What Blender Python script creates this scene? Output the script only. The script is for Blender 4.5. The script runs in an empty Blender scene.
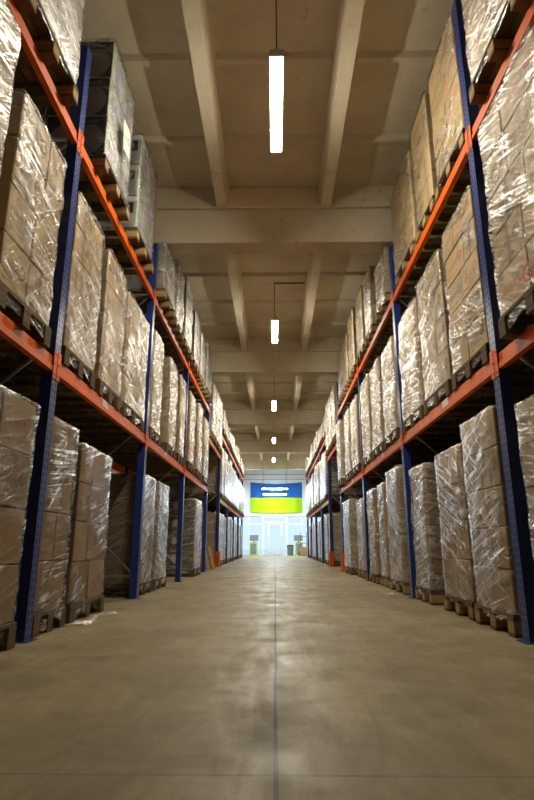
import bpy, bmesh, math, random
from mathutils import Vector, Matrix, noise
C = bpy.context.scene.collection
D = bpy.data
PI = math.pi
rnd = random.Random(11)

# ------------------------------------------------------------------ node helpers
class NT:
    def __init__(s, name):
        s.m = D.materials.new(name); s.m.use_nodes = True
        s.t = s.m.node_tree; s.t.nodes.clear()
        s.out = s.t.nodes.new('ShaderNodeOutputMaterial')
    def n(s, typ, **kw):
        nd = s.t.nodes.new('ShaderNode' + typ)
        for k, v in kw.items():
            if k.startswith('_'): setattr(nd, k[1:], v)
        for k, v in kw.items():
            if k.startswith('_'): continue
            key = int(k[1:]) if k[0] == 'i' and k[1:].isdigit() else k.replace('__', ' ')
            s.put(nd.inputs[key], v)
        return nd
    def put(s, sock, v):
        if isinstance(v, bpy.types.NodeSocket): s.t.links.new(v, sock)
        elif isinstance(v, bpy.types.Node): s.t.links.new(v.outputs[0], sock)
        else:
            if isinstance(v, tuple) and sock.type == 'RGBA' and len(v) == 3: v = (*v, 1)
            sock.default_value = v
    def math(s, op, a, b=0.0, c=0.0, clamp=False):
        nd = s.n('Math', _operation=op, _use_clamp=clamp)
        s.put(nd.inputs[0], a); s.put(nd.inputs[1], b); s.put(nd.inputs[2], c)
        return nd.outputs[0]
    def mix(s, f, a, b):
        nd = s.n('Mix', _data_type='RGBA')
        s.put(nd.inputs[0], f); s.put(nd.inputs[6], a); s.put(nd.inputs[7], b)
        return nd.outputs[2]
    def ramp(s, v, a, b, lo=0.0, hi=1.0):
        nd = s.n('MapRange', _clamp=True)
        for i, x in enumerate((v, a, b, lo, hi)): s.put(nd.inputs[i], x)
        return nd.outputs[0]
    def xyz(s, vec):
        nd = s.n('SeparateXYZ', i0=vec); return nd.outputs
    def vec(s, x, y, z):
        return s.n('CombineXYZ', i0=x, i1=y, i2=z).outputs[0]
    def noise(s, vec, scale, detail=3.0, rough=.55, dist=0.0):
        nd = s.n('TexNoise', Scale=scale, Detail=detail, Roughness=rough, Distortion=dist)
        s.put(nd.inputs['Vector'], vec)
        return nd.outputs[0]
    def coord(s, which='Object'):
        return s.n('TexCoord').outputs[which]
    def rand(s):
        return s.n('ObjectInfo').outputs['Random']
    def bump(s, h, strength=.3, dist=.01):
        return s.n('Bump', Height=h, Strength=strength, Distance=dist).outputs[0]
    def pbr(s, col, rough=.6, metal=0.0, normal=None, spec=.5):
        nd = s.n('BsdfPrincipled')
        s.put(nd.inputs['Base Color'], col); s.put(nd.inputs['Roughness'], rough)
        s.put(nd.inputs['Metallic'], metal); s.put(nd.inputs['Specular IOR Level'], spec)
        if normal is not None: s.put(nd.inputs['Normal'], normal)
        s.t.links.new(nd.outputs[0], s.out.inputs[0])
        return s.m
    def surf(s, sh):
        s.t.links.new(sh if isinstance(sh, bpy.types.NodeSocket) else sh.outputs[0], s.out.inputs[0]); return s.m

def sr(c):  # sRGB 0-255 -> linear
    return tuple(((x/255)/12.92 if x/255 <= .04045 else ((x/255+.055)/1.055)**2.4) for x in c)

def simple(name, col, rough=.6, metal=0.0, var=.12, scale=8.0, spec=.5):
    t = NT(name)
    nz = t.noise(t.coord(), scale, 4)
    c = t.mix(t.ramp(nz, .3, .7), tuple(x*(1-var) for x in col), tuple(min(1, x*(1+var)) for x in col))
    return t.pbr(c, rough, metal, None, spec)

def mat_floor():
    t = NT('polished_concrete'); p = t.coord(); x, y, z = t.xyz(p)
    big = t.noise(p, .55, 5, .6); mid = t.noise(p, 2.6, 6, .65, .6)
    scr = t.noise(t.vec(t.math('MULTIPLY', x, 7), t.math('MULTIPLY', y, 1.3), 0.0), 1.0, 6, .7, 1.2)
    fine = t.noise(p, 60, 3)
    v = t.math('ADD', t.math('MULTIPLY', big, .45), t.math('ADD', t.math('MULTIPLY', mid, .35), t.math('MULTIPLY', scr, .2)))
    c = t.mix(t.ramp(v, .40, .60), (.170, .134, .068), (.395, .322, .178))
    c = t.mix(t.ramp(fine, .3, .7, 0, .25), c, (.17, .14, .1))
    # saw-cut joints: one along the aisle, cross joints every six metres
    wob = t.math('MULTIPLY', t.math('SUBTRACT', t.noise(t.vec(0.0, y, 0.0), .7, 2), .5), .02)
    j1 = t.math('LESS_THAN', t.math('ABSOLUTE', t.math('ADD', x, wob)), .007)
    ym = t.math('SUBTRACT', t.math('FLOORED_MODULO', t.math('ADD', y, 1.33), 6.0), 3.0)
    j2 = t.math('LESS_THAN', t.math('ABSOLUTE', ym), .007)
    j = t.math('MAXIMUM', j1, t.math('MULTIPLY', j2, .45))
    halo = t.ramp(t.math('ABSOLUTE', x), 0.0, .05, .35, 0)
    c = t.mix(halo, c, (.12, .10, .07))
    c = t.mix(t.math('MULTIPLY', j, .8), c, (.03, .025, .018))
    rough = t.ramp(t.math('ADD', t.math('MULTIPLY', mid, .6), t.math('MULTIPLY', scr, .4)), .36, .64, .66, .36)
    b = t.bump(t.math('SUBTRACT', t.math('ADD', mid, t.math('MULTIPLY', fine, .3)), t.math('MULTIPLY', j, 3)), .12, .01)
    return t.pbr(c, rough, 0, b, .40)

def mat_ceiling():
    t = NT('painted_concrete'); p = t.coord()
    big = t.noise(p, .9, 5, .6); mid = t.noise(p, 5, 6, .65)
    c = t.mix(t.ramp(big, .35, .65), (.57, .505, .37), (.71, .64, .49))
    c = t.mix(t.ramp(mid, .61, .74, 0, .55), c, (.25, .20, .14))
    b = t.bump(mid, .25, .01)
    return t.pbr(c, .85, 0, b, .2)

def carton_mat(name, base, ink, ink2, side=False, redness=.72, tape=.28, printed=1.0):
    """corrugated card: UV runs 0..1 over each face"""
    t = NT(name); uv = t.coord('UV'); u, v, _ = t.xyz(uv)
    r = t.rand(); r2 = t.math('FRACT', t.math('MULTIPLY', r, 37.7)); r3 = t.math('FRACT', t.math('MULTIPLY', r, 91.3))
    p = t.coord()
    big = t.noise(p, 3, 4); flute = t.noise(t.vec(t.math('MULTIPLY', u, 3), t.math('MULTIPLY', v, 60), r), 1, 2)
    val = t.math('ADD', t.math('MULTIPLY', big, .5), t.math('ADD', t.math('MULTIPLY', flute, .2), t.math('MULTIPLY', r2, .3)))
    c = t.mix(t.ramp(val, .3, .7), tuple(k*.82 for k in base), tuple(min(1, k*1.12) for k in base))
    if printed:
        # two rows of worn print set like a word, under it a rule
        def words_row(v0, v1, u0, u1, n, seed):
            inb = t.math('MULTIPLY', t.math('MULTIPLY', t.math('GREATER_THAN', v, v0), t.math('LESS_THAN', v, v1)),
                         t.math('MULTIPLY', t.math('GREATER_THAN', u, u0), t.math('LESS_THAN', u, u1)))
            cell = t.math('MULTIPLY', u, n)
            fr = t.math('FRACT', cell)
            wn = t.noise(t.vec(t.math('MULTIPLY', u, n*2.6), t.math('MULTIPLY', v, 28), t.math('ADD', r, seed)), 1, 1)
            st = t.math('MULTIPLY', t.math('GREATER_THAN', wn, .49), t.math('LESS_THAN', fr, .78))
            return t.math('MULTIPLY', inb, st)
        w1 = words_row(.40, .60, .10, .62, 16, 3.0)
        w2 = words_row(.24, .31, .10, .50, 30, 9.0)
        du = t.math('MULTIPLY', t.math('SUBTRACT', u, .78), 1.25); dv = t.math('SUBTRACT', v, .55)
        rr = t.math('SQRT', t.math('ADD', t.math('MULTIPLY', du, du), t.math('MULTIPLY', dv, dv)))
        ring = t.math('LESS_THAN', t.math('ABSOLUTE', t.math('SUBTRACT', rr, .13)), .028)
        core = t.math('MULTIPLY', t.math('LESS_THAN', rr, .085), t.math('GREATER_THAN', t.noise(t.vec(t.math('MULTIPLY', u, 30), t.math('MULTIPLY', v, 20), r), 1, 1), .52))
        rule = t.math('MULTIPLY', t.math('LESS_THAN', t.math('ABSOLUTE', t.math('SUBTRACT', v, .17)), .028),
                      t.math('MULTIPLY', t.math('GREATER_THAN', u, .08), t.math('LESS_THAN', u, .66)))
        mk = t.math('MAXIMUM', t.math('MAXIMUM', w1, t.math('MULTIPLY', w2, .8)), t.math('MAXIMUM', t.math('MAXIMUM', ring, core), t.math('MULTIPLY', rule, .7)))
        use = t.math('GREATER_THAN', r3, .25)
        wear = t.ramp(t.noise(p, 22, 3), .3, .6, .45, .9)
        inkc = t.mix(t.math('GREATER_THAN', r2, redness), ink, ink2)
        c = t.mix(t.math('MULTIPLY', t.math('MULTIPLY', mk, wear), t.math('MULTIPLY', use, .85*printed)), c, inkc)
    # tape strip down the middle of some cartons
    tp = t.math('MULTIPLY', t.math('LESS_THAN', t.math('ABSOLUTE', t.math('SUBTRACT', u, .5)), .055), t.math('LESS_THAN', r2, tape))
    c = t.mix(t.math('MULTIPLY', tp, .75), c, (.17, .145, .11))
    return t.pbr(c, .75, 0, t.bump(flute, .15, .004), .25)

def mat_film(name, density, milk=(.86, .86, .86)):
    """clear stretch film: thin, glossy, wrinkled; milky only where layers bunch up"""
    t = NT(name); p = t.coord(); x, y, z = t.xyz(p); r = t.rand()
    s_ = t.math('ADD', x, y)
    tilt = t.math('MULTIPLY', t.math('SUBTRACT', r, .5), .9)
    zz = t.math('ADD', z, t.math('MULTIPLY', s_, tilt))
    off = t.math('MULTIPLY', r, 57.0)
    st = t.noise(t.vec(t.math('MULTIPLY', s_, 1.8), t.math('MULTIPLY', zz, 30), off), 1.0, 4, .6, 1.4)
    st2 = t.noise(t.vec(t.math('MULTIPLY', s_, 3.0), t.math('MULTIPLY', t.math('SUBTRACT', z, t.math('MULTIPLY', s_, .8)), 34), t.math('ADD', off, 7.0)), 1.0, 3, .6, 1.6)
    cr = t.noise(t.vec(t.math('MULTIPLY', s_, 5.0), t.math('MULTIPLY', z, 6.0), t.math('ADD', off, 3.0)), 1.0, 4, .6, 1.0)
    big = t.noise(t.vec(t.math('MULTIPLY', s_, 1.7), t.math('MULTIPLY', z, 1.9), t.math('ADD', off, 13.0)), 1.0, 2)
    h = t.math('ADD', t.math('MULTIPLY', st, .3), t.math('ADD', t.math('MULTIPLY', st2, .2), t.math('MULTIPLY', cr, .9)))
    nrm = t.bump(h, 1.0, .030)
    fine = t.noise(t.vec(t.math('MULTIPLY', s_, 16.0), t.math('MULTIPLY', zz, 42.0), t.math('ADD', off, 21.0)), 1.0, 3, .6, 1.8)
    ridge = t.math('MAXIMUM', t.ramp(st, .51, .62), t.math('MULTIPLY', t.ramp(st2, .54, .66), .9))
    ridge = t.math('MAXIMUM', ridge, t.math('MULTIPLY', t.ramp(fine, .56, .66), .4))
    region = t.ramp(big, .57-.17*density, .66-.14*density, .10+.10*density, 1.0)
    streak = t.math('MULTIPLY', ridge, region)
    milkf = t.math('ADD', t.math('MULTIPLY', streak, .17*density), .010*density)
    fr = t.n('Fresnel', IOR=1.5)
    spec = t.math('MULTIPLY', t.math('ADD', t.math('MINIMUM', fr.outputs[0], .6), .02), t.math('ADD', .10+.16*density, t.math('MULTIPLY', streak, 4.4+2.2*density)), clamp=True)
    spec = t.math('MINIMUM', spec, .8)
    gl = t.n('BsdfGlossy', Color=(.97, .97, .97)); t.put(gl.inputs['Roughness'], t.ramp(cr, .35, .65, .20, .36)); t.put(gl.inputs['Normal'], nrm)
    df = t.n('BsdfDiffuse', Color=milk)
    tr = t.n('BsdfTransparent')
    a = t.n('MixShader'); t.put(a.inputs[0], milkf); t.put(a.inputs[1], tr); t.put(a.inputs[2], df)
    b = t.n('MixShader'); t.put(b.inputs[0], spec); t.put(b.inputs[1], a); t.put(b.inputs[2], gl)
    return t.surf(b)

def mat_wood(name, a, b, sc=1.0):
    t = NT(name); p = t.coord(); x, y, z = t.xyz(p)
    g = t.noise(t.vec(t.math('MULTIPLY', x, 4*sc), t.math('MULTIPLY', y, 4*sc), t.math('MULTIPLY', z, 40*sc)), 1, 4, .6, .5)
    g2 = t.noise(p, 3, 3)
    r = t.rand()
    v = t.math('ADD', t.math('MULTIPLY', g, .6), t.math('ADD', t.math('MULTIPLY', g2, .2), t.math('MULTIPLY', r, .2)))
    return t.pbr(t.mix(t.ramp(v, .3, .7), a, b), .8, 0, t.bump(g, .3, .004), .2)

def mat_post():
    t = NT('blue_powder_coat'); p = t.coord(); x, y, z = t.xyz(p)
    fz = t.math('ABSOLUTE', t.math('SUBTRACT', t.math('FRACT', t.math('MULTIPLY', z, 20.0)), .5))
    slot = t.math('LESS_THAN', fz, .26)
    ay = t.math('LESS_THAN', t.math('ABSOLUTE', t.math('SUBTRACT', t.math('ABSOLUTE', y), .025)), .0075)
    ax = t.math('LESS_THAN', t.math('ABSOLUTE', t.math('SUBTRACT', t.math('ABSOLUTE', x), .045)), .007)
    hole = t.math('MULTIPLY', slot, ay)
    nz = t.noise(p, 9, 4)
    c = t.mix(t.ramp(nz, .3, .75), (.010, .028, .165), (.021, .052, .265))
    c = t.mix(t.math('MULTIPLY', hole, .92), c, (.004, .004, .008))
    return t.pbr(c, t.math('ADD', .34, t.math('MULTIPLY', hole, .5)), 0, t.bump(t.math('SUBTRACT', 1.0, hole), .4, .004), .5)

def mat_appliance_front():
    t = NT('printed_white_card'); u, v, _ = t.xyz(t.coord('UV')); r = t.rand(); p = t.coord()
    nz = t.noise(t.vec(t.math('MULTIPLY', u, 4), t.math('MULTIPLY', v, 4), t.math('MULTIPLY', r, 20)), 1, 3, .6, 1.0)
    c = t.mix(t.ramp(nz, .4, .6), (.26, .25, .28), (.50, .49, .48))
    gz = t.noise(t.vec(t.math('MULTIPLY', u, 9), t.math('MULTIPLY', v, 14), t.math('ADD', r, 4.0)), 1, 3, .6, 1.0)
    g = t.math('MULTIPLY', t.math('LESS_THAN', t.math('ABSOLUTE', t.math('SUBTRACT', u, .17)), .13), t.math('MULTIPLY', t.math('GREATER_THAN', v, .35), t.math('GREATER_THAN', gz, .47)))
    c = t.mix(t.math('MULTIPLY', g, .85), c, (.17, .33, .04))
    pu = t.math('MULTIPLY', t.math('LESS_THAN', t.math('ABSOLUTE', t.math('SUBTRACT', u, .42)), .16), t.math('MULTIPLY', t.math('LESS_THAN', v, .72), t.math('GREATER_THAN', gz, .5)))
    c = t.mix(t.math('MULTIPLY', pu, .6), c, (.13, .09, .30))
    return t.pbr(c, .5, 0, None, .4)

def mat_appliance_side():
    t = NT('printed_black_card'); u, v, _ = t.xyz(t.coord('UV')); p = t.coord()
    du = t.math('DIVIDE', t.math('SUBTRACT', u, .52), .46); dv = t.math('DIVIDE', t.math('SUBTRACT', v, .42), .50)
    rr = t.math('ADD', t.math('MULTIPLY', du, du), t.math('MULTIPLY', dv, dv))
    nz = t.noise(p, 5, 4)
    c = t.mix(t.math('LESS_THAN', rr, .9), (.022, .020, .020), t.mix(nz, (.12, .10, .085), (.24, .21, .18)))
    band = t.math('MULTIPLY', t.math('GREATER_THAN', v, .78), t.math('LESS_THAN', v, 1.0))
    c = t.mix(band, c, (.018, .017, .018))
    tx = t.math('MULTIPLY', t.math('LESS_THAN', t.math('ABSOLUTE', t.math('SUBTRACT', v, .87)), .035),
                t.math('MULTIPLY', t.math('LESS_THAN', t.math('ABSOLUTE', t.math('SUBTRACT', u, .68)), .17), t.math('GREATER_THAN', t.noise(t.vec(t.math('MULTIPLY', u, 60), t.math('MULTIPLY', v, 30), 0.0), 1, 1), .48)))
    c = t.mix(t.math('MULTIPLY', tx, .5), c, (.3, .3, .3))
    return t.pbr(c, .45, 0, None, .4)

def mat_strip_side():
    t = NT('block_printed_grey_card'); u, v, _ = t.xyz(t.coord('UV')); p = t.coord()
    nz = t.noise(p, 5, 4)
    c = t.mix(nz, (.30, .28, .26), (.44, .42, .40))
    def box(u0, u1, v0, v1):
        return t.math('MULTIPLY', t.math('MULTIPLY', t.math('GREATER_THAN', u, u0), t.math('LESS_THAN', u, u1)), t.math('MULTIPLY', t.math('GREATER_THAN', v, v0), t.math('LESS_THAN', v, v1)))
    c = t.mix(box(.0, 1, .84, 1.0), c, (.68, .67, .64))
    blk = t.math('MAXIMUM', box(.10, .92, .46, .80), box(.30, .62, .14, .26))
    c = t.mix(blk, c, (.018, .017, .017))
    lt = t.math('MULTIPLY', box(.2, .84, .54, .74), t.math('GREATER_THAN', t.noise(t.vec(t.math('MULTIPLY', u, 9), t.math('MULTIPLY', v, 14), 2.0), 1, 1), .53))
    c = t.mix(t.math('MULTIPLY', lt, .8), c, (.55, .55, .55))
    return t.pbr(c, .5, 0, None, .4)

def mat_labelled_dark():
    t = NT('dark_card_with_white_labels'); u, v, _ = t.xyz(t.coord('UV')); p = t.coord()
    c = t.mix(t.noise(p, 5, 4), (.10, .085, .065), (.17, .145, .11))
    lb = t.math('MULTIPLY', t.math('LESS_THAN', t.math('ABSOLUTE', t.math('SUBTRACT', u, .7)), .09), t.math('LESS_THAN', t.math('ABSOLUTE', t.math('SUBTRACT', v, .6)), .2))
    c = t.mix(lb, c, (.6, .6, .6))
    return t.pbr(c, .7, 0, None, .3)

def emit(name, col, k):
    t = NT(name); return t.surf(t.n('Emission', Color=col, Strength=k))

M = {}
M['floor'] = mat_floor(); M['ceil'] = mat_ceiling()
K = (.46, .335, .170)
INK, RED = (.075, .05, .03), (.40, .045, .02)
M['brownF'] = carton_mat('printed_cardboard', K, INK, RED)
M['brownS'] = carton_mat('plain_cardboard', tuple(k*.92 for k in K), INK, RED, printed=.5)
M['lbrF'] = carton_mat('dark_printed_cardboard', K, INK, RED, redness=.93, tape=.4)
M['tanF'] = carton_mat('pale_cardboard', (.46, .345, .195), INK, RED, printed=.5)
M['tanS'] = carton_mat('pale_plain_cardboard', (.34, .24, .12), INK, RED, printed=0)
M['dimF'] = carton_mat('dark_brown_cardboard', (.30, .205, .10), INK, RED, printed=.6)  # darker brown base with fainter print, used on left floor-level loads
M['dimS'] = carton_mat('dark_plain_cardboard', (.23, .155, .075), INK, RED, printed=0)
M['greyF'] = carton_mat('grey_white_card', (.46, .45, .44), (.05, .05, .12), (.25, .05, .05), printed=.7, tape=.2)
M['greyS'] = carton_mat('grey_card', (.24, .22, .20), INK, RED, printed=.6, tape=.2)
M['appF'], M['appS'], M['strS'], M['labS'] = mat_appliance_front(), mat_appliance_side(), mat_strip_side(), mat_labelled_dark()
M['film'] = mat_film('clear_stretch_film', .55)
M['film2'] = mat_film('layered_stretch_film', 1.0)
M['film3'] = mat_film('thick_milky_stretch_film', 1.55, (.84, .85, .88))
M['wood'] = mat_wood('pallet_pine', (.22, .145, .06), (.46, .33, .15))
M['wood2'] = mat_wood('weathered_shaded_pallet_wood', (.075, .052, .03), (.17, .125, .07))  # weathered tone, also darkened to paint in the shade under pallet decks
M['post'] = mat_post()
M['orange'] = simple('orange_powder_coat', (.70, .110, .004), .45, 0, .15, 6, .3)
M['lime'] = simple('lime_powder_coat', (.50, .56, .05), .45, 0, .1)
M['zinc'] = simple('galvanised_steel', (.42, .43, .44), .4, .8, .15, 14)
M['label'] = carton_mat('white_sticker', (.72, .70, .66), (.05, .05, .05), (.05, .05, .05), tape=0)
M['white'] = simple('white_paint', (.60, .64, .69), .6, 0, .04, 2)
M['wallside'] = simple('grey_plaster', (.55, .50, .41), .9, 0, .15, 1)
M['housing'] = simple('lamp_housing_plastic', (.62, .61, .58), .5, 0, .04)
M['lampw'] = emit('lit_lamp_diffuser', (1, .91, .72), 248)
M['lampc'] = emit('lit_cool_lamp_diffuser', (.70, .85, 1.0), 235)
M['wire'] = simple('dark_cable', (.03, .027, .024), .6)
M['dark'] = simple('black_plastic', (.02, .021, .024), .4)
M['greyp'] = simple('grey_plastic', (.20, .22, .25), .5)
M['alu'] = simple('white_aluminium', (.75, .78, .80), .4, 0, .03)
M['limep'] = simple('lime_painted_panel', (.52, .66, .05), .45)
M['kraft'] = simple('kraft_board', (.42, .25, .11), .8)
M['asphalt'] = simple('pale_yard_concrete', (.80, .81, .82), .9)

def mat_glass():
    t = NT('window_glass')
    tr = t.n('BsdfTransparent', Color=(.93, .97, 1.0)); gl = t.n('BsdfGlossy', Roughness=.02)
    fr = t.n('Fresnel', IOR=1.45); mx = t.n('MixShader')
    t.put(mx.inputs[0], fr); t.put(mx.inputs[1], tr); t.put(mx.inputs[2], gl)
    return t.surf(mx)
M['glass'] = mat_glass()
def mat_flag():
    t = NT('blue_and_yellow_flag_cloth'); x, y, z = t.xyz(t.coord())
    w = t.noise(t.coord(), 90, 2)
    blue = t.mix(w, (.035, .18, .58), (.045, .22, .66)); yel = t.mix(w, (.50, .70, .010), (.58, .78, .015))
    return t.pbr(t.mix(t.math('GREATER_THAN', z, 0.0), yel, blue), .8, 0, None, .2)
M['flag'] = mat_flag()

# ------------------------------------------------------------------ mesh helpers
def uvbox(bm, lo, hi, mi=(0, 0, 0), bev=0.0):
    """box; material index per axis of the face normal (x, y, z); UV 0..1 on every face"""
    uvl = bm.loops.layers.uv.verify()
    x0, y0, z0 = lo; x1, y1, z1 = hi
    vs = [bm.verts.new(p) for p in ((x0,y0,z0),(x1,y0,z0),(x1,y1,z0),(x0,y1,z0),(x0,y0,z1),(x1,y0,z1),(x1,y1,z1),(x0,y1,z1))]
    fs = []
    for ids, ax in (((0,3,2,1),2),((4,5,6,7),2),((0,1,5,4),1),((2,3,7,6),1),((1,2,6,5),0),((3,0,4,7),0)):
        f = bm.faces.new([vs[i] for i in ids]); f.material_index = mi[ax]; fs.append(f)
        if ax != 2:
            for l, uv in zip(f.loops, ((0,0),(1,0),(1,1),(0,1))): l[uvl].uv = uv
        else:
            for l, uv in zip(f.loops, ((0,0),(1,0),(1,1),(0,1))): l[uvl].uv = (uv[0], .02)
    if bev:
        es = list({e for f in fs for e in f.edges})
        bmesh.ops.bevel(bm, geom=es, offset=bev, segments=1, affect='EDGES', profile=.5)

def tube(bm, a, b, r, n=8):
    a, b = Vector(a), Vector(b); d = (b-a).normalized()
    p = d.orthogonal().normalized(); q = d.cross(p)
    A = [bm.verts.new(a+r*(p*math.cos(2*PI*i/n)+q*math.sin(2*PI*i/n))) for i in range(n)]
    B = [bm.verts.new(b+r*(p*math.cos(2*PI*i/n)+q*math.sin(2*PI*i/n))) for i in range(n)]
    for i in range(n):
        f = bm.faces.new((A[i], A[(i+1)%n], B[(i+1)%n], B[i])); f.smooth = n > 4
    bm.faces.new(A[::-1]); bm.faces.new(B)

def prism(bm, poly, axis, lo, hi):
    """extrude a 2-D outline along an axis (0,1,2)"""
    def P(a, b, t): return ((t, a, b), (a, t, b), (a, b, t))[axis]
    A = [bm.verts.new(P(a, b, lo)) for a, b in poly]; B = [bm.verts.new(P(a, b, hi)) for a, b in poly]
    n = len(poly)
    bm.faces.new(A); bm.faces.new(B[::-1])
    for i in range(n): bm.faces.new((A[i], B[i], B[(i+1)%n], A[(i+1)%n]))
    bmesh.ops.recalc_face_normals(bm, faces=bm.faces)

def lathe(bm, prof, n=20):
    rings = [[bm.verts.new((r*math.cos(2*PI*i/n), r*math.sin(2*PI*i/n), z)) for i in range(n)] for r, z in prof]
    for a, b in zip(rings, rings[1:]):
        for i in range(n):
            f = bm.faces.new((a[i], a[(i+1)%n], b[(i+1)%n], b[i])); f.smooth = True
    bm.faces.new(rings[0][::-1]); bm.faces.new(rings[-1])

def mesh(name, bm, mats):
    me = D.meshes.new(name); bm.to_mesh(me); bm.free()
    for m in (mats if isinstance(mats, (list, tuple)) else [mats]): me.materials.append(m)
    return me
def link(name, me, loc=(0,0,0), parent=None, rot=None):
    o = D.objects.new(name, me); C.objects.link(o); o.location = loc
    if rot: o.rotation_euler = rot
    if parent is not None: o.parent = parent
    return o
def box_obj(name, lo, hi, m, parent=None, bev=0.0):
    """object whose origin is the bottom centre of its box; lo/hi in the parent's space"""
    c = ((lo[0]+hi[0])/2, (lo[1]+hi[1])/2, lo[2])
    bm = bmesh.new(); uvbox(bm, [lo[i]-c[i] for i in range(3)], [hi[i]-c[i] for i in range(3)], bev=bev)
    return link(name, mesh(name, bm, m), c, parent)
def bm_obj(name, bm, m, parent=None, loc=(0,0,0), rot=None):
    return link(name, mesh(name, bm, m), loc, parent, rot)
def thing(name, label, cat, loc, group=None, rotz=0):
    o = D.objects.new(name, None); C.objects.link(o); o.location = loc; o.rotation_euler = (0, 0, rotz)
    o.empty_display_size = .2
    return tag(o, label, cat, group)
def tag(o, label, cat, group=None):
    o['label'] = label; o['category'] = cat
    if group: o['group'] = group
    return o
def struct(name, o):
    o.name = name; o['kind'] = 'structure'; return o
def sbox(name, lo, hi, m): return struct(name, box_obj(name, lo, hi, m))

# ------------------------------------------------------------------ room shell
YW = 34.0; XW = 3.15; ZS = 5.65
sbox('floor', (-XW-.2, -3, -.2), (XW+.2, YW+.15, 0), M['floor'])
D.objects['floor'].location = (0, 0, 0)
for v in D.objects['floor'].data.vertices: v.co.y += (YW+.15-3)/2; v.co.z -= .2
sbox('wall_left', (-XW-.2, -3, 0), (-XW, YW, ZS), M['wallside'])
sbox('wall_right', (XW, -3, 0), (XW+.2, YW, ZS), M['wallside'])
sbox('wall_front', (-XW-.2, -3.2, 0), (XW+.2, -3, ZS), M['wallside'])
sbox('ceiling', (-XW-.2, -3.2, ZS), (XW+.2, YW+.15, ZS+.2), M['ceil'])
k = 0
for i in range(-1, 5):                       # transverse concrete beams on a six-metre grid, dark joint above
    y = 7.05+6*i
    k += 1
    bm = bmesh.new(); w = XW
    prism(bm, [(-.16, 4.78), (.16, 4.78), (.20, 5.26), (.20, 5.292), (-.20, 5.292), (-.20, 5.26)], 0, -w, w)
    struct('trim_%d' % k, bm_obj('trim', bm, M['ceil'], None, (0, y, 0)))
    k += 1
    bm = bmesh.new(); uvbox(bm, (-w, -.24, 5.30), (w, .24, ZS), bev=.01)
    struct('trim_%d' % k, bm_obj('trim', bm, M['ceil'], None, (0, y, 0)))
for i in range(-1, 6):                       # ribs of the ceiling panels
    ya, yb = (7.05+6*(i-1)+.24 if i > -1 else -3), (min(7.05+6*i-.24, YW))
    for sx in (-1, 1):
        k += 1
        bm = bmesh.new(); prism(bm, [(-.07, 5.30), (.07, 5.30), (.105, ZS), (-.105, ZS)], 1, ya, yb)
        struct('trim_%d' % k, bm_obj('trim', bm, M['ceil'], None, (sx*.75, 0, 0)))
    for j in range(1, 5):                    # shallow cross ribs
        yc = 7.05+6*(i-1)+1.2*j
        if -2.8 < yc < YW:
            k += 1
            bm = bmesh.new()
            for a, b in ((-XW, -.89), (-.61, .61), (.89, XW)):
                prism(bm, [(yc-.03, 5.59), (yc+.03, 5.59), (yc+.06, ZS), (yc-.06, ZS)], 0, a, b)
            struct('trim_%d' % k, bm_obj('trim', bm, M['ceil']))

# end wall: solid white panels above, glazing and a door below
def glazed(name, x0, x1, z0, z1, bars, transoms):
    root = struct(name, D.objects.new(name, None)); C.objects.link(root); root.location = ((x0+x1)/2, YW+.06, z0)
    w, h = x1-x0, z1-z0
    bm = bmesh.new(); f = .05
    for lo, hi in (((-w/2,-.03,0),(-w/2+f,.03,h)), ((w/2-f,-.03,0),(w/2,.03,h)), ((-w/2+f,-.03,0),(w/2-f,.03,f)), ((-w/2+f,-.03,h-f),(w/2-f,.03,h))): uvbox(bm, lo, hi)
    for b in bars: uvbox(bm, (b*w-w/2-.02,-.025,f), (b*w-w/2+.02,.025,h-f))
    for b in transoms: uvbox(bm, (-w/2+f,-.024,b*h-.02), (w/2-f,.024,b*h+.02))
    bm_obj('window_frame', bm, M['alu'], root)
    bm = bmesh.new(); uvbox(bm, (-w/2+f,-.006,f), (w/2-f,.006,h-f)); bm_obj('pane', bm, M['glass'], root)
    return root
sbox('wall_back', (-XW-.2, YW, 2.30), (XW+.2, YW+.15, ZS), M['white'])
glazed('window_1', -XW, -.72, .0, 2.30, (.22, .62), (.80,))
glazed('window_2', .72, XW, .0, 2.30, (.38, .78), (.80,))
dr = glazed('door_1', -.72, .72, .0, 2.30, (), (.86,))
bm = bmesh.new()
for lo, hi in (((-.46,-.055,.02),(-.34,-.01,1.94)), ((.34,-.055,.02),(.46,-.01,1.94)), ((-.34,-.055,1.82),(.34,-.01,1.94)), ((-.34,-.055,.02),(.34,-.01,.2))): uvbox(bm, lo, hi, bev=.006)
bm_obj('door_leaf', bm, M['white'], dr)
bm = bmesh.new(); tube(bm, (.40,-.09,.85), (.40,-.09,1.2), .012); tube(bm, (.40,-.09,.88), (.40,-.05,.88), .01); tube(bm, (.40,-.09,1.17), (.40,-.05,1.17), .01)
bm_obj('door_handle', bm, M['zinc'], dr)
for j, z in enumerate((2.33, 4.55, 4.86, 5.2)):   # panel joint strips on the upper wall
    sbox('trim_wall_%d' % (j+1), (-XW, YW-.035, z), (XW, YW-.001, z+.035), M['greyp'] if j else M['alu'])
sbox('floor_outside', (-30, YW+.2, -.2), (30, YW+40, -.02), M['asphalt'])

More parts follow.
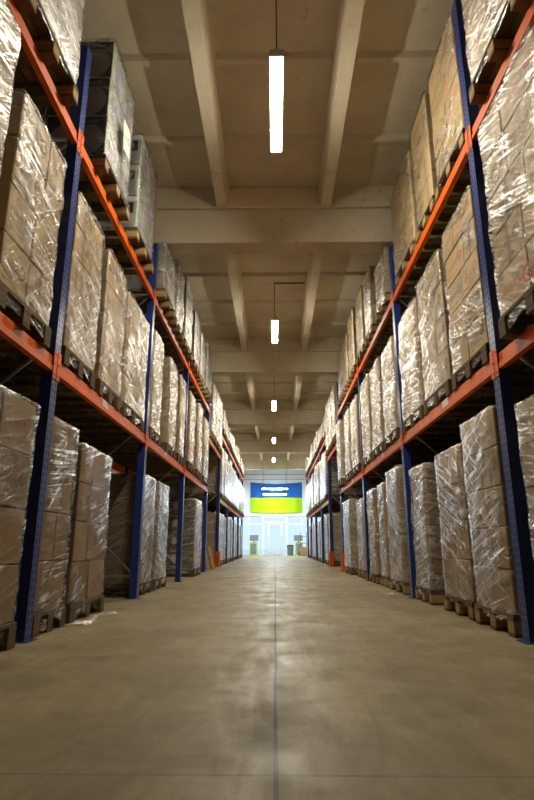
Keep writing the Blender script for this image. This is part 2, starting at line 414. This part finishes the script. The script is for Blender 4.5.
# ------------------------------------------------------------------ lamps
def lamp(label, loc, along, warm=True, L=1.23, group='batten lamps hung over the aisle', conduit=False, z=4.85):
    t = thing('pendant_batten_light', label, 'lamp', loc, group)
    if not along: t.rotation_euler = (0, 0, PI/2)
    bm = bmesh.new()
    pr = [(-.062, -.003), (-.062, .004), (-.04, .05), (.04, .05), (.062, .004), (.062, -.003)]
    prism(bm, pr, 1, -L/2, L/2); bm_obj('housing', bm, M['housing'], t)
    bm = bmesh.new()
    pr = [(-.056, -.004), (.056, -.004), (.052, -.018), (.030, -.032), (-.030, -.032), (-.052, -.018)]
    prism(bm, pr, 1, -L/2+.03, L/2-.03); bm_obj('diffuser', bm, M['lampw' if warm else 'lampc'], t)
    for s in (-1, 1):
        box_obj('end_cap', (-.064, s*L/2-.018, -.034), (.064, s*L/2+.012, .03), M['housing'], t, .008)
        bm = bmesh.new(); tube(bm, (0, s*(L/2-.05), .048), (0, s*(L/2-.05), ZS-loc[2]), .0065, 6); bm_obj('hanging_wire', bm, M['wire'], t)
    if conduit:
        bm = bmesh.new(); tube(bm, (0, -L/2+.05, ZS-loc[2]-.012), (.6, -L/2+.05, ZS-loc[2]-.012), .012, 6); bm_obj('ceiling_conduit', bm, M['wire'], t)
    return t
names = ['lit batten lamp over the aisle, largest and closest to the top of the photo', 'lit batten lamp over the aisle, second from the front, wire meeting a ceiling conduit',
         'lit batten lamp over the aisle, third from the front', 'lit batten lamp over the aisle, fourth from the front', 'tiny lit batten lamp over the aisle, furthest back before the bright end wall']
for i, y in enumerate((4.49, 10.38, 16.5, 22.35, 27.7)):
    lamp(names[i], (.03-.02*i, y, 4.85), True, conduit=(i == 1))
lamp('cool white batten lamp in front of the flag, crosswise and the upper of two', (.0, 29.7, 3.56), False, False, 1.42, 'cool batten lamps by the end wall')
lamp('cool white batten lamp in front of the flag, crosswise and the lower of two', (.0, 32.9, 3.56), False, False, 1.42, 'cool batten lamps by the end wall')
for s, n in ((-1, 'left'), (1, 'right')):  # extra lamps hidden behind the racks, added to brighten the end zone
    lamp('unseen cool white batten lamp added to brighten the end bay beside the %s wall' % n, (s*2.35, 31.2, 4.4), True, False, 1.5, 'cool batten lamps by the end wall')

# ------------------------------------------------------------------ racks
POST_L = [.75, 3.75, 6.64, 9.6, 12.95]; POST_R = [.75, 3.75, 6.74, 9.9, 13.35]
FAR_L = [15.9+2.9*i for i in range(5)]; FAR_R = [16.3+2.85*i for i in range(5)]
XF, DEP = 1.60, 1.10
LV = (1.93, 3.87)
def post_poly(s):
    w, d, t = .05, .085, .007
    o = [(0,-w),(0,w),(d,w),(d,w-.022),(d-t,w-.022),(d-t,w-t),(t,w-t),(t,-w+t),(d-t,-w+t),(d-t,-w+.022),(d,-w+.022),(d,-w)]
    return [(s*a, b) for a, b in o]
_c = {}
def cached(key, fn):
    if key not in _c: _c[key] = fn()
    return _c[key]
def upright(root, s, x, y, h, front):
    """x in root space; s: outward sign (profile opens away from the aisle for front posts)"""
    def mk():
        bm = bmesh.new(); prism(bm, post_poly(s if front else -s), 2, .006, h); return mesh('upright', bm, M['post'])
    o = link('upright', cached(('post', s, front, h), mk), (x, y, 0), root)
    def fp():
        bm = bmesh.new(); d = s if front else -s
        a, b = sorted((-d*.035, d*.12))
        uvbox(bm, (a, -.07, 0), (b, .07, .006)); return mesh('foot_plate', bm, M['post'])
    link('foot_plate', cached(('fp', s, front), fp), (0, 0, 0), o)
    return o
def frame(root, s, x0, y, h):
    """front and rear post with horizontal and diagonal bracing between them; x0: the front face in root space"""
    a = upright(root, s, x0, y, h, True); upright(root, s, x0+s*DEP, y, h, False)
    zs = [.25]; 
    while zs[-1]+.9 < h-.1: zs.append(zs[-1]+.9)
    for i, z in enumerate(zs):
        def hb():
            bm = bmesh.new(); tube(bm, (s*.05, 0, 0), (s*(DEP-.05), 0, 0), .014, 4); return mesh('brace', bm, M['zinc'])
        if i in (0, len(zs)-1): link('brace', cached(('hb', s), hb), (0, 0, z), a)
        if i+1 < len(zs):
            def db(up=(i % 2 == 0)):
                bm = bmesh.new(); z0, z1 = (0, .9) if up else (.9, 0)
                tube(bm, (s*.05, .0, z0), (s*(DEP-.05), .0, z1), .014, 4); return mesh('brace', bm, M['zinc'])
            link('brace', cached(('db', s, i % 2), db), (0, 0, z), a)
    return a
def beam(root, s, x0, ya, yb, ztop, m='orange', front=True, sticker=()):
    """step beam hooked on the posts between ya and yb (post centres)"""
    L = yb-ya-.105; d = s if front else -s
    def mk():
        bm = bmesh.new()
        pts = [(0, -.115), (0, -.078), (.009, -.068), (.009, -.006), (.012, 0), (.045, 0), (.045, -.115)]
        prism(bm, [(d*a, b) for a, b in pts], 1, -L/2, L/2); return mesh('beam', bm, M[m])
    o = link('beam', cached(('beam', d, round(L, 3), m), mk), (x0, (ya+yb)/2, ztop), root)
    for e in (-1, 1):
        def cn():
            bm = bmesh.new()
            a, b = sorted((-d*.006, -d*.001))
            y0, y1 = sorted((-e*.008, e*.047))
            uvbox(bm, (a, y0, -.165), (b, y1, .045))
            for zz in (-.13, -.05, .02):
                tube(bm, (-d*.005, e*.026, zz), (-d*.011, e*.026, zz), .009, 8)
            return mesh('connector', bm, M['orange'])
        link('connector', cached(('cn', d, e), cn), (0, e*L/2, 0), o)
    for f in sticker:
        def stk():
            bm = bmesh.new(); a, b = sorted((-d*.0015, -d*.0002)); uvbox(bm, (a, -.085, -.066), (b, .085, -.008)); return mesh('location_label', bm, M['label'])
        # set on the recessed web of the beam
        l = link('location_label', cached(('stk', d), stk), (d*.009, f*L-L/2, 0), o); l['label'] = 'white location label'
    return o
RACK = {}
def rack(s, posts, h, label, far, tunnel_to=None):
    x = s*XF; y0 = (posts[0]+posts[-1])/2
    root = thing('pallet_rack', label, 'pallet rack', (x+s*DEP/2, y0, 0), 'pallet racks along the aisle')
    lx = -s*DEP/2
    for i, y in enumerate(posts): frame(root, s, lx, y-y0, h if i < 2 else min(h, 4.6))
    for a, b in zip(posts, posts[1:]):
        for i, z in enumerate(LV):
            beam(root, s, lx, a-y0, b-y0, z, 'lime' if far and i == 0 and a == posts[0] else 'orange', True, ((.42,) if s < 0 else (.40,)) if i == 0 else ())
            beam(root, s, lx+s*DEP, a-y0, b-y0, z, 'orange', False)
    if tunnel_to:
        beam(root, s, lx, posts[-1]-y0, tunnel_to-y0, 3.17); beam(root, s, lx+s*DEP, posts[-1]-y0, tunnel_to-y0, 3.17, 'orange', False)
    return root
rack(-1, POST_L, 4.77, 'blue and orange pallet rack along the left side, front run before the gap', False, FAR_L[0])
rack(1, POST_R, 5.24, 'blue and orange pallet rack along the right side, front run before the gap', False, FAR_R[0])
rack(-1, FAR_L, 4.77, 'blue and orange pallet rack on the left, back run beyond the gap', True)
rack(1, FAR_R, 4.77, 'blue and orange pallet rack on the right, back run beyond the gap', True)
# orange post guards at the gap
for s, y, n in ((-1, FAR_L[0], 'orange steel post guard at the back side of the left gap'), (1, FAR_R[0], 'orange steel post guard at the back side of the right gap'), (1, POST_R[-1], 'orange steel post guard at the front side of the right gap')):
    g = thing('post_guard', n, 'post guard', (s*(XF-.008), y, 0), 'orange post guards')
    bm = bmesh.new(); o = [(-.03,-.075),(-.03,.075),(.10,.075),(.10,.067),(-.022,.067),(-.022,-.067),(.10,-.067),(.10,-.075)]
    prism(bm, [(s*a, b) for a, b in o], 2, .008, .42); bm_obj('guard_shield', bm, M['orange'], g)
    bm = bmesh.new(); a, b = sorted((-s*.075, -s*.03)); uvbox(bm, (a,-.075,0), (b,.075,.008)); bm_obj('base_flange', bm, M['orange'], g)
    for q in (-.05, .05):
        bm = bmesh.new(); tube(bm, (-s*.054, q, .008), (-s*.054, q, .022), .011, 6); bm_obj('anchor_bolt', bm, M['zinc'], g)

# ------------------------------------------------------------------ wrapped pallets
def pallet_parts(root, w, d, detail, m, s):
    md = 'wood2'  # deck and skids take the dark wood, underside shade put into its colour
    """w along the aisle (y), d across (x); origin bottom centre"""
    H = .144
    def top():
        bm = bmesh.new()
        n = 7
        for i in range(n):       # deck boards run along x? the 0.8 m face: boards run along y
            c = -d/2+.06+(d-.12)*i/(n-1)
            uvbox(bm, (c-.055, -w/2, H-.022), (c+.055, w/2, H))
        for yy in (-w/2+.05, 0, w/2-.05): uvbox(bm, (-d/2, yy-.05, H-.044), (d/2, yy+.05, H-.022))
        if not detail:
            for yy in (-w/2+.05, 0, w/2-.05):
                uvbox(bm, (-d/2, yy-.05, 0), (d/2, yy+.05, .022))
                for xx in (-d/2+.07, 0, d/2-.07): uvbox(bm, (xx-.07, yy-.05, .022), (xx+.07, yy+.05, .1), (1, 1, 1))
        return mesh('pallet', bm, [M[md], M[m]])
    p = link('pallet', cached(('pal', round(w, 2), d, detail, m), top), (0, 0, 0), root)
    if detail:
        def blk():
            bm = bmesh.new(); uvbox(bm, (-.07, -.05, 0), (.07, .05, .078), bev=.004); return mesh('block', bm, M[m])
        def sk():
            bm = bmesh.new(); uvbox(bm, (-d/2, -.05, 0), (d/2, .05, .022)); return mesh('skid_board', bm, M[md])
        for yy in (-w/2+.05, 0, w/2-.05):
            link('skid_board', cached(('sk', d, m), sk), (0, yy, 0), p)
            for xx in (-d/2+.07, 0, d/2-.07): link('block', cached(('blk', m), blk), (xx, yy, .022), p)
    return p
def carton_mesh(dx, dy, dz, st):
    key = ('ct', round(dx, 2), round(dy, 2), round(dz, 2), st)
    def mk():
        bm = bmesh.new(); uvbox(bm, (-dx/2, -dy/2, 0), (dx/2, dy/2, dz), (0, 1, 2), .006)
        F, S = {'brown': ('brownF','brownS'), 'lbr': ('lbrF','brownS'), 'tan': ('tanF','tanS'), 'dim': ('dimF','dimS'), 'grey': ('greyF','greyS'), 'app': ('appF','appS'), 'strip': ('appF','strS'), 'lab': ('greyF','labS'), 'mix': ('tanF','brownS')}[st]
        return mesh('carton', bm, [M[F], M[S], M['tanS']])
    return cached(key, mk)
def film_mesh(w, d, h, seed, nu, nv, rag, skirt=.06):
    """loose shell around the goods; z from just under the goods to a lip turned in over the top"""
    rr = random.Random(seed); r = .03; g = .010
    hw, hd = w/2+g, d/2+g
    per = []
    def side(a, b, n):
        for i in range(n): t = i/n; per.append((a[0]+(b[0]-a[0])*t, a[1]+(b[1]-a[1])*t))
    na, nb = max(4, int(nu*.5)), max(3, int(nu*.45))
    corners = [(-hd, -hw), (hd, -hw), (hd, hw), (-hd, hw)]
    for i in range(4):
        a, b = Vector(corners[i]), Vector(corners[(i+1) % 4]); dr_ = (b-a).normalized()
        side(a+dr_*r, b-dr_*r, na if i % 2 == 0 else nb); per.append(tuple(b-dr_*r))
        nx = (Vector(corners[(i+2) % 4])-b).normalized()
        per.append(tuple(b-dr_*r*.3+nx*r*.3))
    bm = bmesh.new(); N = len(per); rows = []
    tl = [rr.uniform(-.8, .8) for _ in range(3)]; fq = [rr.uniform(7, 17) for _ in range(3)]; ph = [rr.uniform(0, 6) for _ in range(3)]
    for j in range(nv+3):
        row = []
        for (x, y) in per:
            if j <= nv: z = h*j/nv; ins = 0
            else: z = h+.014; ins = .05*(j-nv)
            if j == 0: z = -skirt+rag*noise.noise(Vector((x*5+seed, y*5, 0)))
            q = Vector((x*3+seed*1.7, y*3, z*3.5))
            dsp = .012*noise.noise(q)+.007*noise.noise(q*3.1)
            for k2 in range(3): dsp += .0028*math.sin(fq[k2]*(z+tl[k2]*(x+y))+ph[k2])
            dsp = max(-.006, min(.020, dsp))
            n_ = Vector((x/hd, y/hw)); n_ = Vector((math.copysign(1, x) if abs(n_.x) > abs(n_.y)-1e-3 else 0, math.copysign(1, y) if abs(n_.y) > abs(n_.x)-1e-3 else 0)).normalized()
            px, py = x+n_.x*dsp, y+n_.y*dsp
            if ins: px, py = x*(1-ins/hd), y*(1-ins/hw)
            row.append(bm.verts.new((px, py, z)))
        rows.append(row)
    for a, b in zip(rows, rows[1:]):
        for i in range(N):
            f = bm.faces.new((a[i], a[(i+1) % N], b[(i+1) % N], b[i])); f.smooth = True
    return bm
seedc = [0]
def split(L, n, r): 
    if n == 1: return [L]
    return [L/n]*n
def load(s, y0, y1, zb, ztop, st, xf, film, detail, label, group, pm='wood'):
    seedc[0] += 1; r = random.Random(seedc[0]*13+5)
    w = y1-y0-.05; d = 1.2
    loc = (s*(xf+.012+d/2), (y0+y1)/2, zb+.0025)
    t = thing('wrapped_pallet', label, 'wrapped pallet', loc, group)
    pallet_parts(t, min(w, .9) if w > .7 else w, d, detail >= 2, pm, s)
    z0 = .147; H = ztop-zb-z0
    gw, gd = w-.03, d-.04
    lh = .47 if st in ('app', 'strip') else (.30 if st in ('brown', 'lbr', 'mix') else .33)
    n = max(2, round(H/lh)); hz = H/n
    for i in range(n):
        if detail == 0: ys, xs = [gw], [gd]
        elif st in ('app', 'strip'): ys, xs = [gw/2]*2, [gd*.5]*2
        else:
            k2 = r.choice((0, 0, 1, 2)) if i else 0
            ys = [[gw/2, gw/2], [gw*.62, gw*.38], [gw*.38, gw*.62]][k2] if detail >= 1 else [gw]
            xs = [gd*.5]*2 if detail >= 2 else [gd]
        yy = -gw/2
        for a in ys:
            xx = -gd/2
            for b in xs:
                me = carton_mesh(b-.016, a-.014, hz-.007, st)
                o = link('carton', me, (xx+b/2+r.uniform(-.004, .004), yy+a/2+r.uniform(-.003, .003), z0+i*hz), t)
                xx += b
            yy += a
    if film:
        f = {1: 'film', 2: 'film2', 3: 'film3'}[film]
        nu, nv = ((26, 46), (18, 30), (30, 54))[1 if detail == 1 else (2 if detail >= 2 else 1)] if detail else (9, 16)
        bm = film_mesh(gw, gd, H, seedc[0], nu, nv, .045, .10 if pm == 'wood2' else .055)
        bm_obj('stretch_film', bm, M[f], t, (0, 0, z0))
    return t

LOOK = {'brown': 'brown printed carton', 'lbr': 'brown dark-printed carton', 'mix': 'pale brown carton', 'tan': 'tan carton', 'dim': 'dull brown carton', 'grey': 'grey white carton', 'app': 'black retail box', 'strip': 'black-banded retail box', 'lab': 'dark labelled carton'}
LEVEL = {0: 'floor level', 1: 'middle shelf', 2: 'top shelf'}
BAYS = ['nearest bay', 'second bay', 'third bay', 'fourth bay']
NB, NT_ = {0: (0, 1.5), 1: (LV[0], 3.33), 2: (LV[1], 5.05)}, None
# side, level, bay, [(y0, y1, style, top, x of the face, film), ...]
near = [
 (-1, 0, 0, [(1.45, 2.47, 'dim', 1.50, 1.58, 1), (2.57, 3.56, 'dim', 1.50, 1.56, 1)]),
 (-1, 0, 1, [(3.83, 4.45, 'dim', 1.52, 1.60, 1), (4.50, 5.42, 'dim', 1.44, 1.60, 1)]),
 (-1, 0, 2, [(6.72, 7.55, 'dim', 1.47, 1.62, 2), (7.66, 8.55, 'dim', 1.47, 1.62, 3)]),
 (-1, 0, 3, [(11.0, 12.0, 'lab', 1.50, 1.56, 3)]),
 (-1, 1, 0, [(.92, 1.72, 'lbr', 3.62, 1.50, 2), (1.80, 2.62, 'lbr', 3.62, 1.50, 2), (2.77, 3.57, 'lbr', 3.42, 1.56, 1)]),
 (-1, 1, 1, [(3.84, 4.60, 'lbr', 3.44, 1.58, 2), (4.70, 5.42, 'lbr', 3.42, 1.58, 2), (5.48, 6.50, 'lbr', 3.34, 1.58, 2)]),
 (-1, 1, 2, [(6.75, 7.45, 'mix', 3.42, 1.58, 2), (7.88, 8.62, 'mix', 3.42, 1.58, 2), (8.85, 9.50, 'mix', 3.44, 1.58, 2)]),
 (-1, 1, 3, [(9.72, 10.45, 'mix', 3.4, 1.54, 2), (10.80, 11.55, 'mix', 3.45, 1.54, 2), (11.85, 12.70, 'mix', 3.4, 1.54, 2)]),
 (-1, 2, 0, [(1.60, 2.45, 'grey', 5.1, 1.50, 3), (2.55, 3.45, 'grey', 5.15, 1.50, 3)]),
 (-1, 2, 1, [(4.10, 4.98, 'app', 5.33, 1.50, 1), (5.26, 6.15, 'strip', 5.26, 1.50, 1)]),
 (-1, 2, 2, [(6.74, 7.55, 'grey', 4.72, 1.48, 2), (7.70, 8.45, 'strip', 5.0, 1.50, 2), (8.60, 9.45, 'grey', 5.2, 1.50, 2)]),
 (-1, 2, 3, [(9.72, 10.55, 'grey', 5.05, 1.50, 2), (10.65, 11.40, 'grey', 4.95, 1.50, 2), (11.60, 12.50, 'strip', 5.1, 1.48, 2)]),
 (1, 0, 0, [(1.30, 2.28, 'mix', 1.5, 1.58, 2), (2.40, 3.58, 'mix', 1.50, 1.58, 1)]),
 (1, 0, 1, [(3.88, 4.66, 'mix', 1.60, 1.58, 2), (4.72, 5.54, 'mix', 1.47, 1.60, 2), (5.92, 6.64, 'mix', 1.47, 1.60, 3)]),
 (1, 0, 2, [(7.12, 8.05, 'mix', 1.62, 1.60, 2), (8.25, 8.85, 'mix', 1.52, 1.62, 2), (9.00, 9.80, 'mix', 1.50, 1.60, 2)]),
 (1, 0, 3, [(10.3, 11.2, 'mix', 1.45, 1.62, 2), (11.7, 12.9, 'mix', 1.55, 1.56, 3)]),
 (1, 1, 0, [(1.45, 2.38, 'brown', 3.6, 1.50, 2), (2.48, 3.46, 'brown', 3.58, 1.50, 1)]),
 (1, 1, 1, [(3.83, 4.70, 'brown', 3.46, 1.58, 1), (4.75, 5.64, 'brown', 3.42, 1.58, 2), (5.70, 6.64, 'brown', 3.36, 1.58, 2)]),
 (1, 1, 2, [(6.86, 7.75, 'mix', 3.35, 1.57, 2), (7.84, 8.75, 'mix', 3.4, 1.57, 2), (8.85, 9.78, 'mix', 3.45, 1.57, 2)]),
 (1, 1, 3, [(10.02, 10.95, 'mix', 3.4, 1.54, 2), (11.05, 12.0, 'mix', 3.4, 1.54, 2), (12.35, 13.2, 'mix', 3.45, 1.50, 3)]),
 (1, 2, 0, [(1.60, 2.48, 'tan', 5.2, 1.50, 3), (2.58, 3.48, 'tan', 5.2, 1.50, 3)]),
 (1, 2, 1, [(3.83, 4.70, 'brown', 5.30, 1.585, 1), (4.74, 5.46, 'brown', 5.30, 1.585, 1), (5.51, 6.62, 'brown', 5.22, 1.585, 1)]),
 (1, 2, 2, [(6.90, 7.72, 'mix', 4.73, 1.54, 2), (8.02, 8.78, 'mix', 5.05, 1.54, 2), (8.92, 9.75, 'mix', 5.15, 1.54, 1)]),
 (1, 2, 3, [(10.05, 10.98, 'mix', 5.25, 1.54, 2), (11.08, 11.95, 'mix', 5.1, 1.54, 2), (12.05, 12.80, 'mix', 5.1, 1.54, 2)]),
]
RIGHT_LOAD, LEFT_LOAD = [None], [None]
PLACE = {1: ['alone'], 2: ['nearer of two', 'further of two'], 3: ['nearest of three', 'middle of three', 'furthest of three']}
GL = {0: 'wrapped pallets on the floor under the racks', 1: 'wrapped pallets on the middle shelves', 2: 'wrapped pallets on the top shelves'}
zb_of = {0: 0.0, 1: LV[0], 2: LV[1]}
for s, lv, bay, items in near:
    side = 'left' if s < 0 else 'right'
    for i, (y0, y1, st, top, xf, film) in enumerate(items):
        lb = 'wrapped %s pallet, %s, %s front rack, %s, %s' % (LOOK[st], LEVEL[lv], side, BAYS[bay], PLACE[len(items)][i])
        det = 2 if bay < 2 else 1
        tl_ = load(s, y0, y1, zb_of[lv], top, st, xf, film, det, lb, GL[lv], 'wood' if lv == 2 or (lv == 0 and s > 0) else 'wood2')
        if s > 0 and lv == 1 and bay == 0: RIGHT_LOAD[0] = tl_
        if s < 0 and st == 'app': LEFT_LOAD[0] = tl_
# over the gap
for s, a, b in ((-1, POST_L[-1], FAR_L[0]), (1, POST_R[-1], FAR_R[0])):
    side = 'left' if s < 0 else 'right'
    n = 3; wd = (b-a-.2)/n
    for i in range(n):
        y0 = a+.1+wd*i
        load(s, y0+.03, y0+wd-.03, 3.17, 4.68 if i else 4.7, 'grey' if s < 0 else 'mix', 1.52, 3 if i % 2 else 2, 0,
             'wrapped %s pallet on the bridge over the %s gap, %s' % (LOOK['grey' if s < 0 else 'mix'], side, PLACE[3][i]), 'wrapped pallets on the bridges over the gaps')
# far runs
for s, posts in ((-1, FAR_L), (1, FAR_R)):
    side = 'left' if s < 0 else 'right'
    for bay, (a, b) in enumerate(zip(posts, posts[1:])):
        for lv in (0, 1, 2):
            r = random.Random(bay*7+lv*3+s+50)
            n = 3; wd = (b-a-.2)/n
            for i in range(n):
                y0 = a+.1+wd*i
                g = r.uniform(.05, .16)
                top = {0: r.uniform(1.45, 1.6), 1: r.uniform(3.25, 3.5), 2: r.uniform(4.4, 4.7)}[lv]
                st = ('grey' if r.random() < .5 else 'mix') if s < 0 else ('mix' if r.random() < .7 else 'grey')
                load(s, y0+g*r.random(), y0+wd-.03, zb_of[lv], top, st, (1.60 if lv == 0 else 1.50)+r.uniform(0, .05), r.choice((2, 3, 3)), 0,
                     'wrapped %s pallet, %s, %s back rack, %s, %s' % (LOOK[st], LEVEL[lv], side, BAYS[bay], PLACE[3][i]), GL[lv], 'wood2')

# ------------------------------------------------------------------ flag
bm = bmesh.new(); W_, H_ = 3.20, 1.84; nx, nz = 64, 30; g = []
for j in range(nz+1):
    row = []
    for i in range(nx+1):
        u, v = i/nx, j/nz
        sag = .10*math.sin(PI*u)
        x = -W_/2+W_*u*1.0; z = -H_/2+H_*v-sag*(.75+.25*v)+.03
        yq = -.045-.020*math.sin(u*17+v*3)*(1-.5*v)-.012*math.sin(u*41-v*5)-.03*math.exp(-((abs(u-.5)*2-.75-.25*(v-.3))**2)/.01)*(1-v)
        row.append(bm.verts.new((x, yq, z)))
    g.append(row)
for j in range(nz):
    for i in range(nx):
        f = bm.faces.new((g[j][i], g[j][i+1], g[j+1][i+1], g[j+1][i])); f.smooth = True
bmesh.ops.solidify(bm, geom=bm.faces[:], thickness=.003)
fl = thing('hanging_flag', 'large flag, blue over yellow, hung on the white end wall', 'flag', (.09, YW-.01, 3.43))
bm_obj('flag_cloth', bm, M['flag'], fl)
for sx in (-1, 1):
    bm = bmesh.new(); tube(bm, (sx*(W_/2-.03), -.06, H_/2-.01), (sx*(W_/2-.03), -.001, H_/2-.01), .02, 10); bm_obj('fixing_hook', bm, M['zinc'], fl)

# ------------------------------------------------------------------ things by the end wall
def station(x, y, n):
    t = thing('packing_cabinet', n, 'cabinet', (x, y, 0), 'lime cabinets by the glazed wall')
    bm = bmesh.new()
    w, d, h = .46, .5, .74; f = .06
    for lo, hi in (((-w/2,-d/2,0),(-w/2+f,d/2,h)), ((w/2-f,-d/2,0),(w/2,d/2,h)), ((-w/2+f,-d/2,h-f),(w/2-f,d/2,h)), ((-w/2+f,-d/2,0),(w/2-f,d/2,.07)), ((-w/2+f,d/2-.03,.07),(w/2-f,d/2,h-f))): uvbox(bm, lo, hi)
    bm_obj('cabinet_body', bm, M['limep'], t)
    d1 = box_obj('cabinet_door', (-w/2+f+.004, -d/2+.005, .075), (w/2-f-.004, -d/2+.03, h-f-.004), M['greyp'], t)
    bm = bmesh.new(); tube(bm, (.1, -.03, .33), (.1, -.03, .45), .01, 6); bm_obj('handle', bm, M['zinc'], d1)
    return t
def monitor(x, y, z, n):
    t = thing('monitor', n, 'monitor', (x, y, z), 'dark monitors on the lime cabinets')
    box_obj('foot', (-.12, -.09, 0), (.12, .09, .02), M['dark'], t, .004); box_obj('stem', (-.025, .0, .02), (.025, .03, .16), M['dark'], t)
    sc = box_obj('screen', (-.25, -.03, .10), (.25, .0, .42), M['dark'], t, .006)
    box_obj('display_panel', (-.235, -.019, .015), (.235, -.0155, .305), M['greyp'], sc)
station(-1.27, 33.1, 'lime framed grey cabinet by the left glazing of the end wall')
station(1.42, 33.1, 'lime framed grey cabinet by the right glazing of the end wall')
monitor(-1.24, 33.05, .742, 'dark monitor standing on the left lime cabinet')
monitor(1.38, 33.05, .742, 'dark monitor standing on the right lime cabinet')
t = thing('waste_bin', 'grey round waste bin between door and right lime cabinet', 'bin', (.90, 33.2, 0))
bm = bmesh.new(); lathe(bm, [(.15, 0), (.165, .02), (.20, .52), (.205, .53)], 20); bm_obj('bin_body', bm, M['greyp'], t)
bm = bmesh.new(); lathe(bm, [(.215, .53), (.215, .555), (.17, .60), (.05, .62)], 20); bm_obj('lid', bm, M['dark'], t)
t = thing('hand_truck', 'hand truck with orange body parked by the right rack end', 'hand truck', (1.62, 31.6, 0))
for sx in (-1, 1):
    bm = bmesh.new(); tube(bm, (sx*.17, .02, .1), (sx*.17, .30, 1.25), .016, 8); tube(bm, (sx*.17, .30, 1.25), (sx*.17, .42, 1.33), .016, 8); bm_obj('side_rail', bm, M['dark'], t)
    bm = bmesh.new(); pr = [(.02, -.03), (.12, -.03), (.135, -.015), (.135, .015), (.12, .03), (.02, .03)]
    lathe(bm, pr, 18); bm_obj('wheel', bm, M['dark'], t, (sx*.26, .10, .136), (0, PI/2, 0))
for z in (.35, .7, 1.05):
    bm = bmesh.new(); tube(bm, (-.17, .02+.28*(z-.1)/1.15, z), (.17, .02+.28*(z-.1)/1.15, z), .012, 8); bm_obj('crossbar', bm, M['dark'], t)
box_obj('toe_plate', (-.22, -.22, .004), (.22, .02, .014), M['zinc'], t)
bm = bmesh.new(); tube(bm, (-.26, .10, .136), (.26, .10, .136), .012, 8); bm_obj('axle', bm, M['zinc'], t)
o = box_obj('brown_box', (1.42, 31.40, .016), (1.80, 31.60, .50), M['kraft'], None, .008); tag(o, 'orange brown box standing on the hand truck', 'box')

# leaning boards and a pallet against the left gap post
t = thing('wooden_pallet', 'small bare wooden pallet leaning by the last front post in the left gap', 'pallet', (-1.66, 14.1, 0.006), None)
t.rotation_euler = (math.radians(-16), 0, math.radians(62))
for i in range(3):
    box_obj('deck_board', (-.30+.22*i, -.012, .0), (-.30+.22*i+.16, .010, .58), M['wood'], t)
for z in (.03, .26, .49):
    box_obj('stringer', (-.30, .012, z), (.30, .07, z+.08), M['wood2'], t)
# scraps of film lying by the racks
def scrap(n, x, y, L, w, rot, seed):
    bm = bmesh.new(); g = []; r = random.Random(seed)
    for i in range(25):
        row = []
        for j in range(7):
            u, v = i/24, j/6
            a = noise.noise(Vector((u*6, v*3, seed)))
            row.append(bm.verts.new((L*(u-.5)+.02*a, w*(v-.5)*(.6+.6*abs(math.sin(u*9+seed)))+.05*math.sin(u*7+seed), .006+.035*abs(noise.noise(Vector((u*11, v*5, seed+4))))*math.sin(PI*v)+.01*math.sin(PI*v))))
        g.append(row)
    for i in range(24):
        for j in range(6):
            f = bm.faces.new((g[i][j], g[i+1][j], g[i+1][j+1], g[i][j+1])); f.smooth = True
    o = bm_obj('film_scrap', bm, M['film2'], None, (x, y, 0), (0, 0, rot)); tag(o, n, 'film scrap', 'scraps of stretch film on the floor')
scrap('crumpled strip of white film on the floor along the left rack', -1.52, 4.75, .85, .09, PI/2-.1, 3)
scrap('small knot of white film on the floor by the second right post', 1.42, 7.0, .34, .10, 1.1, 8)

# white paper sheet stuck on the film of the black boxes
LB = LEFT_LOAD[0]
lbl = box_obj('paper_label', (0, -.11, 0), (.004, .11, .30), M['label'], LB); lbl.location = (.641, .02, .50); lbl.rotation_euler = (.12, 0, 0); lbl['label'] = 'white paper label'
# ------------------------------------------------------------------ red printed initial on a carton of the right middle shelf
cu = D.curves.new('letter', 'FONT'); cu.body = 'G'; cu.size = .15; cu.align_x = 'CENTER'; cu.align_y = 'CENTER'; cu.extrude = .0004; cu.offset = .004
tmp = D.objects.new('letter', cu); C.objects.link(tmp)
bpy.context.view_layer.update()
me = D.meshes.new_from_object(tmp.evaluated_get(bpy.context.evaluated_depsgraph_get())); D.objects.remove(tmp)
me.materials.clear(); me.materials.append(simple('red_print', (.46, .03, .02), .6))
L0 = RIGHT_LOAD[0]
o = link('printed_letter', me, (-.5885, 2.97-L0.location.y, 2.18-L0.location.z), L0)
o.rotation_euler = Matrix(((0, 0, -1), (-1, 0, 0), (0, 1, 0))).to_euler(); o['label'] = 'red printed letter'

# ------------------------------------------------------------------ world, camera, view
w = D.worlds.new('World'); bpy.context.scene.world = w; w.use_nodes = True
bg = w.node_tree.nodes['Background']; bg.inputs[0].default_value = (.68, .83, 1.0, 1); bg.inputs[1].default_value = 1.15

cam = D.cameras.new('Camera'); co = D.objects.new('Camera', cam); C.objects.link(co)
f = 541.0
cam.sensor_fit = 'VERTICAL'; cam.sensor_height = 36.0; cam.sensor_width = 24.03; cam.lens = f/800*36.0
th = math.atan(145/f); psi = math.atan(8.0/f*math.cos(th))
co.location = (0, 0, .6); co.rotation_euler = (PI/2+th, 0, psi)
cam.clip_start = .05; cam.clip_end = 200
sc = bpy.context.scene; sc.camera = co
sc.view_settings.view_transform = 'Standard'; sc.view_settings.look = 'None'
sc.view_settings.exposure = 0.12; sc.view_settings.gamma = 1.0; sc.view_settings.use_curve_mapping = False
sc.cycles.use_denoising = True
sc.cycles.max_bounces = 12; sc.cycles.diffuse_bounces = 8; sc.cycles.transparent_max_bounces = 16
sc.cycles.sample_clamp_indirect = 6.0
